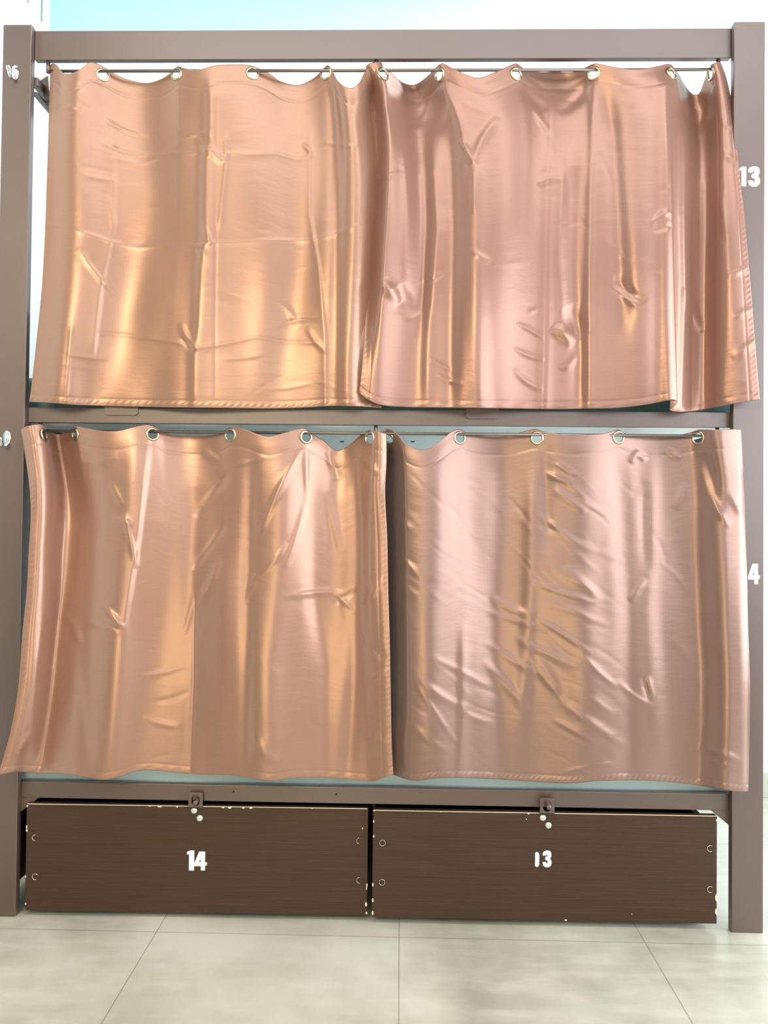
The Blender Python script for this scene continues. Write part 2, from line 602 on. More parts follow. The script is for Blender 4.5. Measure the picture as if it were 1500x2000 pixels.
class Sheet:
    """a hanging cloth: its outline, its folds and creases give a depth for every point"""

    def __init__(self, top, bottom, left, right, n=(360, 360), tw=None, bw=None):
        nu, nv = n
        self.u = np.linspace(0, 1, nu)
        self.v = np.linspace(0, 1, nv)
        U, V = np.meshgrid(self.u, self.v)
        self.U, self.V = U, V

        def bywidth(poly, warp):
            if warp is None:
                return resample(poly, nu)
            return resample(poly, nu, np.interp(self.u, warp[0], warp[1]))
        T = bywidth(top, tw)
        B = bywidth(bottom, bw)
        L = resample(left, nv)
        R = resample(right, nv)
        # keep corners shared
        self.T = T
        P = np.zeros((nv, nu, 2))
        for c in range(2):
            P[..., c] = ((1 - V) * T[None, :, c] + V * B[None, :, c] + (1 - U) * L[:, None, c] + U * R[:, None, c]
                         - ((1 - U) * (1 - V) * T[0, c] + U * (1 - V) * T[-1, c] + (1 - U) * V * B[0, c] + U * V * B[-1, c]))
        self.P = P
        self.X, self.Y = P[..., 0], P[..., 1]
        self.d = np.zeros((nv, nu))

    def waves(self, knots, rows, n=260, wob=0.0, seed=0):
        """knots: u of the points where the cloth crosses the rod; rows: list of (v, [mm per span])"""
        vs = [r[0] for r in rows]
        for i in range(len(knots) - 1):
            a, b = knots[i], knots[i + 1]
            t = np.clip((self.U + wob * self.V * np.sin(5.1 * self.V + seed + 4 * self.U) - a) / (b - a), 0, 1)
            amp = np.interp(self.V, vs, [r[1][i] for r in rows])
            self.d += amp * np.sin(math.pi * t)
        return self.ease(n)

    def ease(self, n):
        """round off the wave sideways, less so near the rod"""
        a = self.d
        for _ in range(n):
            b = np.pad(a, ((0, 0), (1, 1)), mode='edge')
            a = (b[:, :-2] + 2 * b[:, 1:-1] + b[:, 2:]) / 4
        k = sst(0.03, 0.3, self.V)
        self.d = self.d * (1 - k) + a * k
        return self

    def drift(self, seed, amp):
        """broad, uneven billowing"""
        rng = random.Random(seed)
        for _ in range(9):
            f, g = rng.uniform(2.0, 9.0), rng.uniform(-1.6, 1.6)
            self.d += amp / math.sqrt(f) * np.sin(2 * math.pi * (f * self.U + g * self.V) + rng.uniform(0, 6.28)) * sst(0.05, 0.4, self.V)
        return self

    def fold(self, pts, w, h, prof='g', soft=40):
        """a long upright fold along x = f(y); w in px, h in mm"""
        p = np.array(pts, float)
        xc = np.interp(self.Y, p[:, 1], p[:, 0])
        t = (self.X - xc) / w
        m = sst(p[0, 1] - soft, p[0, 1] + soft, self.Y) * (1 - sst(p[-1, 1] - soft, p[-1, 1] + soft, self.Y))
        if len(p[0]) > 2:
            m = m * np.interp(self.Y, p[:, 1], p[:, 2])
        self.d += h * m * self.prof(t, prof)
        return self

    def line(self, pts, w, h, prof='g', soft=15):
        """a crease along y = f(x)"""
        p = np.array(pts, float)
        yc = np.interp(self.X, p[:, 0], p[:, 1])
        t = (self.Y - yc) / w
        m = sst(p[0, 0] - soft, p[0, 0] + soft, self.X) * (1 - sst(p[-1, 0] - soft, p[-1, 0] + soft, self.X))
        self.d += h * m * self.prof(t, prof)
        return self

    @staticmethod
    def prof(t, k):
        if k == 'g':
            return np.exp(-t * t)
        if k == 'c':
            return np.exp(-np.sqrt(t * t + 0.01))
        if k == 's':
            return np.tanh(t) * np.exp(-(t / 5) ** 2)
        if k == 'w':                       # sharp on the left, easing away on the right
            return np.where(t < 0, np.exp(-(t / 0.42) ** 2), np.exp(-(np.sqrt(t * t + 0.04) - 0.2)))
        if k == 'e':                       # sharp on the right, easing away on the left
            return np.where(t > 0, np.exp(-(t / 0.42) ** 2), np.exp(-(np.sqrt(t * t + 0.04) - 0.2)))
        return np.exp(-t * t)

    def seg(self, x0, y0, x1, y1, w, h, bend=0.0, prof='g'):
        """a short wrinkle from one point to another"""
        dx, dy = x1 - x0, y1 - y0
        L = math.hypot(dx, dy)
        s = ((self.X - x0) * dx + (self.Y - y0) * dy) / (L * L)
        q = (-(self.X - x0) * dy + (self.Y - y0) * dx) / L - bend * 4 * s * (1 - s)
        m = np.sin(math.pi * np.clip(s, 0, 1)) ** 0.7
        self.d += h * m * self.prof(q / w, prof)
        return self

    def bump(self, x, y, rx, ry, h):
        self.d += h * np.exp(-((self.X - x) / rx) ** 2 - ((self.Y - y) / ry) ** 2)
        return self

    def crumple(self, seed, n, w, h, ang, spread, L=(30, 110), region=None):
        rng = random.Random(seed)
        x0, x1, y0, y1 = region or (self.X.min(), self.X.max(), self.Y.min() + 40, self.Y.max() - 20)
        for _ in range(n):
            cx, cy = rng.uniform(x0, x1), rng.uniform(y0, y1)
            a = math.radians(ang + rng.gauss(0, spread))
            ln = rng.uniform(*L) / 2
            self.seg(cx - ln * math.cos(a), cy - ln * math.sin(a), cx + ln * math.cos(a), cy + ln * math.sin(a),
                     w * rng.uniform(0.7, 1.6), 0.6 * h * rng.uniform(-1, 1), rng.uniform(-10, 10))
        return self


def make_curtain(label, S, y_top, y_bot, m, grommets, hem=None, seam=None, smooth=2, hem_pitch=14.0):
    """turn a Sheet into a curtain thing: fabric with holes, ring grommets, hem and side stitching"""
    nv, nu = S.d.shape
    d = smooth2(S.d, smooth) * 0.001
    # header seam and twisted hem
    d -= 0.0006 * np.exp(-((S.V - 0.054) / 0.004) ** 2)
    d += 0.0004 * np.exp(-((S.V - 0.030) / 0.014) ** 2)
    if hem:
        ph = (S.X + 1.2 * S.Y) * 2 * math.pi / hem_pitch
        d += 0.0007 * hem * np.exp(-((S.V - 0.991) / 0.006) ** 2) * (1 + np.sin(ph))
        d -= 0.0006 * np.exp(-((S.V - 0.979) / 0.003) ** 2)
    if seam:
        for u0, sgn in seam:
            k = np.exp(-((S.U - u0) / 0.007) ** 2)
            d += 0.00035 * k * np.sin(S.Y * 2 * math.pi / 11.0 + 0.4 * S.X)
            d -= 0.0012 * np.exp(-((S.U - u0 - sgn * 0.018) / 0.0025) ** 2)
    Yw = np.interp(S.V, [0, 1], [0, 1])
    if callable(y_top):
        Yw = y_top(S.U, S.V)
    else:
        Yw = y_top + (y_bot - y_top) * sst(0.0, 0.9, S.V)
    Yw = Yw - d
    R = FWD[None, None] + RGT[None, None] * ((S.X - 750) / F)[..., None] - UPV[None, None] * ((S.Y - 1000) / F)[..., None]
    W = CAM + R * ((Yw - CAM[1]) / R[..., 1])[..., None]
    base = Vector((float(W[..., 0].mean()), float(W[-1, :, 1].mean()), float(W[..., 2].min())))
    t = thing('curtain', label, 'curtain', base, 'satin curtains on the bunk bed')
    Wl = W - np.array(base)
    # grommet centres
    holes = np.zeros((nv - 1, nu - 1), bool)
    Wc = (W[:-1, :-1] + W[1:, 1:]) / 2
    rings = []
    for gx_, gy_ in grommets:
        k = np.argmin((S.X - gx_) ** 2 + (S.Y - gy_) ** 2 + 1e5 * (S.V > 0.12))
        j, i = divmod(int(k), nu)
        c = W[j, i]
        i0, i1 = max(i - 6, 0), min(i + 6, nu - 1)
        tu = W[j, i1] - W[j, i0]
        j0, j1 = max(j - 3, 0), min(j + 3, nv - 1)
        tv = W[j1, i] - W[j0, i]
        nrm = np.cross(tu, tv)
        nrm /= np.linalg.norm(nrm)
        if nrm[1] > 0:
            nrm = -nrm
        rings.append((c, nrm))
        holes |= np.linalg.norm(Wc - c, axis=2) < 0.0145
    idx = np.arange(nv * nu).reshape(nv, nu)
    q = np.stack([idx[:-1, :-1], idx[1:, :-1], idx[1:, 1:], idx[:-1, 1:]], -1)[~holes]
    me = bpy.data.meshes.new('fabric')
    me.from_pydata(Wl.reshape(-1, 3).tolist(), [], q.tolist())
    uv = me.uv_layers.new(name='weave')
    li = np.zeros(len(me.loops), np.int32)
    me.loops.foreach_get('vertex_index', li)
    UVv = np.stack([S.U.ravel(), S.V.ravel()], 1)[li]
    uv.data.foreach_set('uv', UVv.ravel())
    me.polygons.foreach_set('use_smooth', np.ones(len(me.polygons), bool))
    fab = link('fabric', me, t, m)
    so = fab.modifiers.new('thickness', 'SOLIDIFY')
    so.thickness = 0.0012
    so.offset = 0.0
    for c, nrm in rings:
        bm = bmesh.new()
        M = Matrix.Translation(Vector(c) - base) @ Vector(nrm).to_track_quat('Z', 'Y').to_matrix().to_4x4()
        prof = [(0.0122, -0.0022), (0.0118, 0.0), (0.0124, 0.0024), (0.0142, 0.0032), (0.0166, 0.0024), (0.0178, 0.0008), (0.0178, -0.0008), (0.0164, -0.0024), (0.0142, -0.003), (0.0122, -0.0022)]
        lathe(bm, prof, M, 32)
        obj('grommet', bm, BRASS, t, True)
    return t


def us(S, xs):
    """u of top-edge pixels"""
    return [float(S.u[np.argmin(abs(S.T[:, 0] - x))]) for x in xs]


# --- upper left: three horizontal fold creases and an upright one
top = [(98, 127), (104, 124), (111, 127), (125, 143), (147, 141), (173, 123), (182, 122), (193, 126), (213, 137), (230, 147), (253, 156), (287, 162), (313, 155), (333, 143),
       (347, 130), (356, 132), (380, 137), (393, 135), (420, 128), (457, 126), (483, 127), (500, 131), (525, 143), (547, 158), (575, 166), (590, 164), (613, 152), (632, 135),
       (640, 127), (648, 135), (658, 155), (672, 168), (685, 172), (695, 168), (705, 155), (713, 140), (724, 132)]
bot = [(57, 785), (100, 787), (150, 791), (250, 794), (350, 796), (450, 797), (530, 798), (600, 796), (650, 793), (700, 794), (745, 797)]
lef = [(98, 127), (97, 180), (95, 250), (92, 340), (88, 450), (82, 560), (72, 660), (62, 750), (57, 785)]
rig = [(724, 132), (750, 290), (752, 400), (750, 505), (746, 613), (742, 721), (745, 797)]
S = Sheet(top, bot, lef, rig)
k = us(S, (98, 200, 345, 493, 636, 724))
S.waves(k, [(0, [22, -26, 22, -26, 28]), (0.25, [24, -22, 12, -20, 26]), (0.6, [26, -18, 8, -16, 22]), (1, [26, -12, 8, -10, 14])], 260, 0.015, 1.0)
S.drift(5, 1.3)
S.fold([(412, 165), (411, 280), (404, 310), (403, 400), (404, 470), (395, 520), (390, 640), (383, 690), (382, 800)], 30, 7, 'w', 30)
S.fold([(442, 265), (441, 330), (430, 440)], 5, 2.0, 'g', 15)
S.fold([(424, 180), (423, 330), (420, 640), (421, 800)], 3, -0.8, 'g', 30)
S.fold([(222, 270), (221, 440), (195, 560), (180, 700)], 16, 3.2, 'e', 40)
S.fold([(606, 270), (605, 420), (622, 520), (635, 660), (636, 800)], 8, 2.2, 'e', 30)
S.fold([(692, 150), (692, 440), (690, 640), (684, 800)], 22, 7, 'g', 30)
S.fold([(655, 170), (657, 440), (655, 800)], 14, -5, 'g', 30)
S.fold([(148, 150), (142, 400), (128, 600), (110, 790)], 32, 6, 'g', 40)
S.fold([(540, 160), (535, 420), (520, 560), (505, 800)], 34, 5, 'g', 60)
S.fold([(140, 640), (133, 720), (128, 780)], 4, 1.6, 'g', 15)
S.line([(205, 282), (240, 297), (300, 305), (330, 300), (375, 300), (410, 290), (430, 299), (480, 302), (540, 300), (580, 312), (610, 303)], 4, 1.5, 'c')
S.line([(215, 308), (270, 320), (330, 305)], 4, 1.1, 'c')
S.line([(86, 438), (130, 445), (180, 460), (215, 472), (270, 485), (320, 480), (380, 482), (405, 475), (450, 475), (520, 470), (600, 470), (640, 462), (700, 440)], 4, 1.6, 'c')
S.line([(190, 650), (250, 655), (340, 668), (385, 680), (440, 672), (500, 658), (560, 668), (622, 670)], 4, 1.4, 'c')
S.line([(640, 280), (700, 288)], 4, 1.4)
for a in [(200, 230, 290, 268, 4, 1.6, 6), (98, 220, 160, 208, 4, 1.8, -4), (152, 482, 226, 577, 5, 2.4, 4), (385, 270, 412, 305, 6, 2.6, 0), (410, 288, 436, 318, 7, 3.2, 3),
          (380, 485, 402, 500, 6, 2.4, 0), (400, 440, 412, 478, 5, 3.0, 0), (352, 632, 385, 685, 6, 3.0, 3), (355, 660, 382, 690, 5, -2.0, 0), (590, 280, 612, 300, 5, 2.2, 0),
          (160, 340, 230, 352, 4, 1.0, 3), (360, 270, 420, 262, 4, 1.5, -5), (430, 700, 520, 690, 4, 1.2, 4), (540, 640, 622, 628, 4, -1.6, -8), (545, 590, 580, 640, 6, 2.0, -6),
          (130, 690, 210, 700, 4, 1.2, 3), (210, 380, 225, 460, 5, 1.4, 0), (520, 760, 610, 748, 4, 0.9, 3), (600, 640, 640, 690, 5, 1.8, 4)]:
    S.seg(*a)
S.bump(215, 610, 40, 60, -4).bump(330, 560, 60, 80, 4).bump(560, 540, 40, 90, 3)
S.crumple(3, 70, 4.0, 0.8, 5, 14, (40, 120))


def yl(U, V):
    y = 0.030 - 0.034 * sst(0.0, 0.9, V)
    return y + 0.05 * sst(0.90, 1.0, U) * sst(0.0, 0.12, V) * (1 - 0.6 * sst(0.6, 0.95, V))


c_ul = make_curtain('rose brown satin curtain on the upper rod, left half, with sharp horizontal fold creases', S, yl, 0, SATIN[0],
             [(200, 147), (345, 145), (493, 143), (636, 143)], 1.0, None, 2, 15)

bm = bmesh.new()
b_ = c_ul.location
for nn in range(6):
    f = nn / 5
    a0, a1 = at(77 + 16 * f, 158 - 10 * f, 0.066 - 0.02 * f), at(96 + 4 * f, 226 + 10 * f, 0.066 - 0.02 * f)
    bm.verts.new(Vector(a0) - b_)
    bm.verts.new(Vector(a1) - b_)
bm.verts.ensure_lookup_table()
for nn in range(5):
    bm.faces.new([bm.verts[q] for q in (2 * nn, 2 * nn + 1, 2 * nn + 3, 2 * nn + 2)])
fc = obj('folded_corner', bm, SHADED_BACK, c_ul, True)
fc['label'] = 'turned back corner, coloured as shaded'
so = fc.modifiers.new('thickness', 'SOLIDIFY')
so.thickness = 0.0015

# --- upper right: deep folds, stitched side edges, one fold lapping over near its right end
top = [(714, 130), (722, 124), (742, 121), (748, 126), (757, 135), (770, 146), (785, 160), (803, 166), (815, 163), (833, 150), (850, 133), (858, 126), (865, 124), (873, 127),
       (893, 138), (915, 147), (930, 152), (945, 150), (960, 144), (985, 133), (1000, 126), (1007, 124), (1013, 126), (1024, 134), (1040, 139), (1060, 141), (1085, 140), (1110, 141),
       (1132, 138), (1150, 128), (1162, 124), (1172, 125), (1195, 130), (1230, 135), (1260, 134), (1285, 129), (1303, 125), (1312, 127), (1318, 134), (1327, 147), (1338, 167),
       (1350, 182), (1360, 185), (1367, 180), (1373, 165), (1379, 148), (1385, 131), (1393, 124), (1402, 121), (1408, 123)]
bot = [(701, 767), (717, 780), (744, 791), (790, 795), (850, 796), (930, 797), (1000, 798), (1060, 799), (1110, 799), (1150, 798), (1200, 797), (1250, 792), (1290, 785), (1314, 781),
       (1323, 785), (1318, 793), (1308, 800), (1316, 804), (1345, 804), (1380, 799), (1430, 789), (1484, 780)]
lef = [(714, 130), (720, 150), (726, 185), (731, 240), (734, 289), (733, 340), (730, 397), (722, 505), (714, 613), (706, 721), (701, 767)]
rig = [(1408, 123), (1418, 150), (1427, 190), (1436, 250), (1441, 300), (1446, 350), (1452, 400), (1458, 470), (1466, 560), (1473, 650), (1479, 720), (1484, 780)]
tt = param_of_x(top, (745, 858, 1007, 1160, 1312, 1387))
bb = [0.055, 0.19, 0.37, 0.575, 0.775, 0.895]
dB = resample(bot, 4000)
i_f = int(np.argmax(dB[:3700, 0] * (dB[:3700, 0] < 1330))) / 3999.0
bb[4] = i_f
uu = [0.05, 0.185, 0.375, 0.57, 0.765, 0.885]
S = Sheet(top, bot, lef, rig, (380, 360), ([0] + uu + [1], [0] + list(tt) + [1]), ([0] + uu + [1], [0] + bb + [1]))
k = [0] + uu + [1]
S.waves(k, [(0, [8, -58, 24, -44, 24, -60, 14]), (0.10, [8, -52, 26, -34, 26, -56, 16]), (0.28, [8, -28, 26, -20, 26, -38, 16]), (0.6, [8, -18, 26, -18, 24, -34, 16]), (1, [6, -10, 22, -12, 18, -24, 14])], 160, 0.012, 2.0)
S.drift(6, 1.2)
S.bump(803, 185, 38, 45, -20).bump(1352, 210, 24, 60, -20).bump(1082, 170, 55, 30, -12)
S.fold([(790, 280), (797, 420), (793, 560)], 9, 4, 'g', 60)
S.fold([(815, 250), (826, 420), (824, 620)], 15, -10, 'g', 60)
S.fold([(848, 290), (855, 450), (838, 620), (835, 790)], 12, 6, 'g', 60)
S.fold([(880, 250), (884, 450), (880, 800)], 17, -9, 'g', 60)
S.fold([(934, 300), (930, 470), (933, 640), (936, 800)], 18, 8, 'g', 50)
S.fold([(978, 200), (980, 500), (984, 800)], 34, 7, 'g', 50)
S.fold([(1075, 160), (1073, 330), (1070, 480), (1066, 680), (1062, 800)], 26, 6, 'w', 25)
S.fold([(1074, 180), (1072, 330), (1068, 480), (1065, 680), (1061, 800)], 3.0, -2.4, 'g', 25)
S.fold([(1098, 330), (1092, 500), (1100, 640)], 8, 4, 'g', 40)
S.fold([(1125, 330), (1122, 520), (1132, 700), (1130, 800)], 18, -9, 'g', 60)
S.fold([(1160, 180), (1155, 400), (1150, 640), (1150, 800)], 9, 5, 'g', 40)
S.fold([(1190, 200), (1205, 420), (1216, 620)], 20, -11, 'g', 60)
S.fold([(1262, 170), (1258, 480), (1255, 800)], 30, 4, 'g', 60)
S.fold([(1302, 150), (1304, 400), (1306, 600), (1310, 800)], 17, 16, 'g', 20)
S.fold([(1338, 250), (1335, 420), (1338, 560), (1330, 800)], 7, 6, 'g', 40)
S.fold([(1366, 230), (1372, 420), (1372, 800)], 16, -6, 'g', 60)
S.fold([(1396, 160), (1398, 420), (1406, 800)], 18, 6, 'g', 40)
for a in [(750, 160, 803, 248, 12, -6, 10), (856, 150, 803, 248, 12, -6, -10), (866, 165, 905, 280, 10, 5, -6), (900, 270, 926, 322, 7, 6, 0), (972, 230, 925, 318, 8, 5, 6),
          (926, 320, 925, 420, 6, 3, 0), (1016, 160, 1070, 215, 10, -4, 8), (1150, 160, 1090, 220, 10, -4, -8), (1040, 205, 1072, 262, 6, 3, 0), (1050, 360, 1074, 345, 6, 2.4, 0),
          (1072, 345, 1100, 352, 6, 1.6, 0), (738, 548, 780, 592, 12, 9, -5), (775, 560, 812, 618, 16, -7, 0), (1078, 640, 1120, 672, 12, 8, -5), (1105, 600, 1140, 660, 18, -6, 0),
          (1008, 632, 1062, 662, 5, 2.4, -3), (1004, 680, 1066, 702, 5, 2.4, 4), (1004, 720, 1062, 762, 6, 2.4, 6), (1030, 612, 1060, 600, 4, 1.6, 0), (840, 702, 880, 724, 5, 2.0, 0),
          (850, 730, 905, 750, 5, 2.0, 3), (815, 560, 870, 530, 5, -2.0, 3), (925, 490, 960, 510, 5, 2.4, 3), (1272, 440, 1310, 412, 6, 3.4, -4), (1275, 452, 1312, 440, 5, -2.2, 0),
          (1200, 540, 1262, 590, 10, -4, 6), (1195, 560, 1250, 602, 6, 3, 0), (1320, 200, 1352, 260, 10, -7, 4), (1384, 190, 1354, 260, 10, -6, -4), (1408, 240, 1440, 252, 5, 2, 0),
          (1410, 300, 1446, 318, 6, 2, 0), (1405, 370, 1420, 470, 8, 2.5, 0), (1340, 560, 1372, 650, 8, 5, 4), (1420, 540, 1468, 520, 6, 2, 0), (736, 355, 790, 338, 5, 2, -4),
          (1090, 720, 1125, 690, 7, 3, 8), (1430, 620, 1476, 600, 6, 2, 0), (1430, 700, 1482, 660, 8, 2.6, 0)]:
    S.seg(*a)
S.crumple(11, 70, 5.0, 1.0, 20, 35, (30, 90))


def yl(U, V):
    y = 0.026 - 0.036 * sst(0.0, 0.75, V)
    y = y - 0.016 * (1 - sst(0.04, 0.14, U)) * sst(0, 0.1, V)
    y = y + 0.060 * (1 - sst(0.0, 0.045, U)) * sst(0.0, 0.1, V) * (1 - 0.8 * sst(0.6, 0.95, V))
    y = y - 0.020 * sst(0.85, 1.0, U) * sst(0.05, 0.5, V)
    return y + 0.020 * sst(0.775, 0.80, U) * (1 - sst(0.80, 0.93, U)) * sst(0.1, 1.0, V)


make_curtain('rose brown satin curtain on the upper rod, right half, with deep pleats', S, yl, 0, SATIN[1],
             [(749, 145), (858, 145), (1007, 145), (1160, 144), (1312, 143), (1388, 144)], 0.6, [(0.006, 1), (0.992, -1)], 2, 40)

# --- lower left: wide sheet flaring out at its bottom left corner
top = [(41, 838), (55, 832), (80, 829), (86, 833), (97, 843), (115, 848), (132, 843), (143, 834), (150, 832), (173, 837), (207, 842), (233, 841), (267, 833), (290, 830), (303, 834), (320, 845),
       (350, 851), (383, 852), (427, 848), (443, 838), (457, 835), (477, 838), (500, 847), (523, 853), (550, 847), (580, 839), (593, 837), (603, 842), (617, 852), (633, 861),
       (647, 874), (658, 880), (673, 875), (693, 860), (710, 845), (722, 840), (733, 842), (755, 847)]
bot = [(-4, 1514), (30, 1508), (80, 1510), (130, 1512), (175, 1519), (200, 1523), (232, 1518), (262, 1507), (290, 1504), (330, 1507), (385, 1512), (450, 1514), (500, 1522), (530, 1525),
       (570, 1520), (620, 1518), (680, 1522), (728, 1526), (750, 1519), (768, 1512)]
lef = [(41, 838), (49, 888), (58, 955), (60, 1012), (56, 1080), (52, 1158), (44, 1236), (36, 1340), (23, 1418), (8, 1475), (-4, 1514)]
rig = [(755, 847), (755, 900), (752, 960), (756, 1050), (758, 1150), (761, 1250), (763, 1350), (765, 1450), (768, 1512)]
S = Sheet(top, bot, lef, rig)
k = us(S, (41, 86, 147, 298, 449, 598, 722, 755))
S.waves(k, [(0, [10, -60, 22, -32, 22, -44, 10]), (0.15, [12, -80, 26, -22, 22, -30, 10]), (0.4, [12, -72, 26, -18, 22, -22, 10]), (0.7, [14, -46, 28, -18, 26, -20, 10]), (1, [14, -26, 28, -16, 28, -16, 10])], 260, 0.02, 3.0)
S.drift(7, 1.6)
S.fold([(92, 1180), (74, 1300), (62, 1500)], 12, 6, 'g', 80)
S.fold([(122, 1150), (100, 1350), (85, 1510)], 12, -6, 'g', 60)
S.fold([(160, 900), (165, 1100), (160, 1300), (172, 1500)], 14, -4, 'g', 60)
S.fold([(270, 860), (248, 1050), (230, 1220), (210, 1500)], 24, 7, 'g', 60)
S.fold([(288, 870), (268, 1050), (244, 1200)], 14, 4, 'e', 60)
S.fold([(378, 960), (376, 1150), (378, 1330), (362, 1510)], 18, -5, 'g', 60)
S.fold([(381, 1180), (379, 1320), (372, 1510)], 4, -2.4, 'g', 40)
S.fold([(430, 1100), (432, 1300), (425, 1500)], 24, 5, 'g', 60)
S.fold([(492, 900), (485, 1150), (480, 1500)], 14, -6, 'g', 60)
S.fold([(560, 900), (538, 1100), (520, 1300), (515, 1520)], 30, 8, 'g', 60)
S.fold([(600, 930), (610, 1150), (640, 1300), (640, 1510)], 18, -3, 'g', 60)
S.fold([(700, 900), (700, 1100), (695, 1300), (680, 1510)], 16, -6, 'g', 60)
S.fold([(722, 880), (724, 1200), (730, 1500)], 12, 4, 'g', 60)
for a in [(594, 870, 508, 1042, 6, 5, 5), (600, 965, 556, 1110, 6, 3.4, -4), (597, 870, 600, 980, 5, 3, 0), (555, 1168, 680, 1160, 6, 3.4, -6), (640, 960, 665, 1080, 8, 3.4, 0),
          (640, 880, 660, 940, 8, -4, 0), (205, 1180, 242, 1228, 6, 6, 3), (170, 1215, 235, 1240, 6, 3, -3), (242, 1000, 268, 1110, 6, 4, 0), (215, 1010, 262, 1025, 6, 3, 0),
          (130, 1195, 160, 1260, 8, 3, 0), (380, 1010, 450, 920, 9, -4, 0), (375, 1110, 440, 1020, 7, -3.5, 3), (385, 1190, 430, 1090, 7, 3, 3), (360, 1240, 380, 1160, 5, 2.4, 0),
          (480, 1180, 500, 1120, 7, 3, 0), (498, 1130, 560, 1060, 5, 2.4, 5), (650, 1180, 700, 1150, 6, -3, 0), (655, 1160, 690, 1190, 5, 2.4, 0), (710, 1180, 750, 1130, 7, 3, 0),
          (715, 1240, 755, 1290, 8, -3, 3), (715, 1330, 758, 1310, 7, 3, 0), (700, 1420, 760, 1450, 9, 3, 5), (270, 1320, 360, 1300, 5, 1.6, 4), (280, 1400, 355, 1420, 6, 2.0, 4),
          (300, 1370, 370, 1350, 5, -1.6, 4), (490, 1430, 540, 1490, 10, 3, 5), (700, 890, 745, 930, 6, 2, 0), (450, 910, 520, 890, 4, 1.6, 3), (395, 880, 430, 900, 7, 3, 0),
          (150, 900, 230, 890, 8, 2, 8), (215, 940, 240, 990, 6, 2.4, 0), (30, 1480, 60, 1430, 8, 3, 0)]:
    S.seg(*a)
S.crumple(21, 60, 6.0, 1.0, -35, 40, (40, 120))


def yl(U, V):
    y = 0.026 - 0.042 * sst(0.0, 0.9, V)
    y = y - 0.036 * (1 - sst(0.02, 0.10, U))
    return y - 0.016 * sst(0.93, 0.99, U)


make_curtain('rose brown satin curtain on the lower rod, left half, hem flaring left', S, yl, 0, SATIN[2],
             [(86, 849), (147, 849), (298, 849), (449, 850), (598, 854), (722, 855)], 0.5, [(0.008, 1), (0.992, -1)], 2, 30)

# --- lower right: many slanting wrinkles, mauve cast
top = [(742, 843), (750, 839), (760, 838), (770, 842), (780, 852), (793, 867), (817, 878), (833, 877), (850, 868), (867, 855), (883, 842), (897, 838), (910, 845), (933, 851), (983, 852), (1005, 848),
       (1022, 843), (1045, 838), (1060, 842), (1087, 847), (1113, 851), (1143, 849), (1173, 847), (1193, 843), (1207, 839), (1220, 846), (1253, 852), (1300, 852), (1333, 848),
       (1353, 843), (1366, 839), (1377, 839), (1400, 839), (1433, 838), (1447, 838)]
bot = [(745, 1505), (770, 1514), (810, 1525), (850, 1520), (900, 1519), (975, 1522), (1050, 1527), (1110, 1530), (1175, 1525), (1250, 1524), (1300, 1527), (1350, 1532), (1400, 1540), (1440, 1546), (1461, 1546)]
lef = [(742, 843), (743, 1000), (744, 1250), (745, 1505)]
rig = [(1447, 838), (1451, 897), (1455, 948), (1456, 1025), (1459, 1128), (1461, 1231), (1465, 1333), (1464, 1436), (1461, 1546)]
S = Sheet(top, bot, lef, rig)
k = us(S, (742, 759, 897, 1049, 1207, 1363, 1447))
S.waves(k, [(0, [-4, 26, -20, 16, -18, 12]), (0.3, [-8, 32, -22, 10, -12, 10]), (0.7, [-8, 32, -20, 10, -8, 10]), (1, [-8, 28, -14, 10, -8, 10])], 260, 0.02, 4.5)
S.drift(8, 1.2)
S.fold([(850, 900), (836, 1100), (830, 1300), (826, 1510)], 42, 8, 'g', 60)
S.fold([(905, 1250), (905, 1400), (900, 1510)], 10, 5, 'g', 60)
S.fold([(985, 900), (975, 1100), (965, 1300), (980, 1510)], 26, -5, 'g', 60)
S.fold([(1040, 950), (1035, 1150), (1020, 1400)], 14, 4, 'g', 60)
S.fold([(1065, 880), (1068, 1060)], 14, -4, 'g', 60)
S.fold([(1140, 900), (1140, 1200), (1138, 1510)], 34, 5, 'g', 60)
S.fold([(1205, 880), (1225, 1200), (1228, 1500)], 18, -5, 'g', 60)
S.fold([(1273, 900), (1268, 1200), (1285, 1450)], 16, 3, 'g', 60)
S.fold([(1385, 880), (1400, 950)], 14, -5, 'g', 30)
cr = [(660, 200, 760, 230), (690, 210, 800, 300), (700, 270, 800, 340), (640, 370, 770, 465), (690, 560, 830, 640), (740, 570, 850, 680), (620, 620, 830, 690), (700, 700, 870, 775),
      (460, 680, 600, 740), (620, 760, 810, 880), (440, 855, 640, 975), (430, 930, 570, 1085), (600, 900, 720, 1060), (230, 910, 420, 1010), (190, 1000, 340, 1095), (170, 1020, 300, 1210),
      (330, 1100, 450, 1150), (620, 910, 700, 1030), (800, 900, 920, 1010), (830, 1060, 910, 1120), (50, 330, 140, 410), (60, 480, 170, 600), (70, 590, 170, 670), (720, 1080, 950, 1240),
      (940, 1000, 1050, 1080), (450, 740, 640, 800), (560, 840, 760, 930), (700, 1150, 830, 1220), (160, 1170, 290, 1260), (1250, 1250, 1410, 1310), (1290, 300, 1350, 400), (1180, 250, 1150, 330)]
for n_, (a, b, c, d_) in enumerate(cr):
    ex, ey = 0.12 * (c - a), 0.12 * (d_ - b)
    S.seg(730 + (a - ex) / 1.948, 820 + (b - ey) / 1.948, 730 + (c + ex) / 1.948, 820 + (d_ + ey) / 1.948, 5.5 + (n_ % 3) * 1.5, (2.4, 1.8, 2.9)[n_ % 3], (6, -3, 3, 0)[n_ % 4])
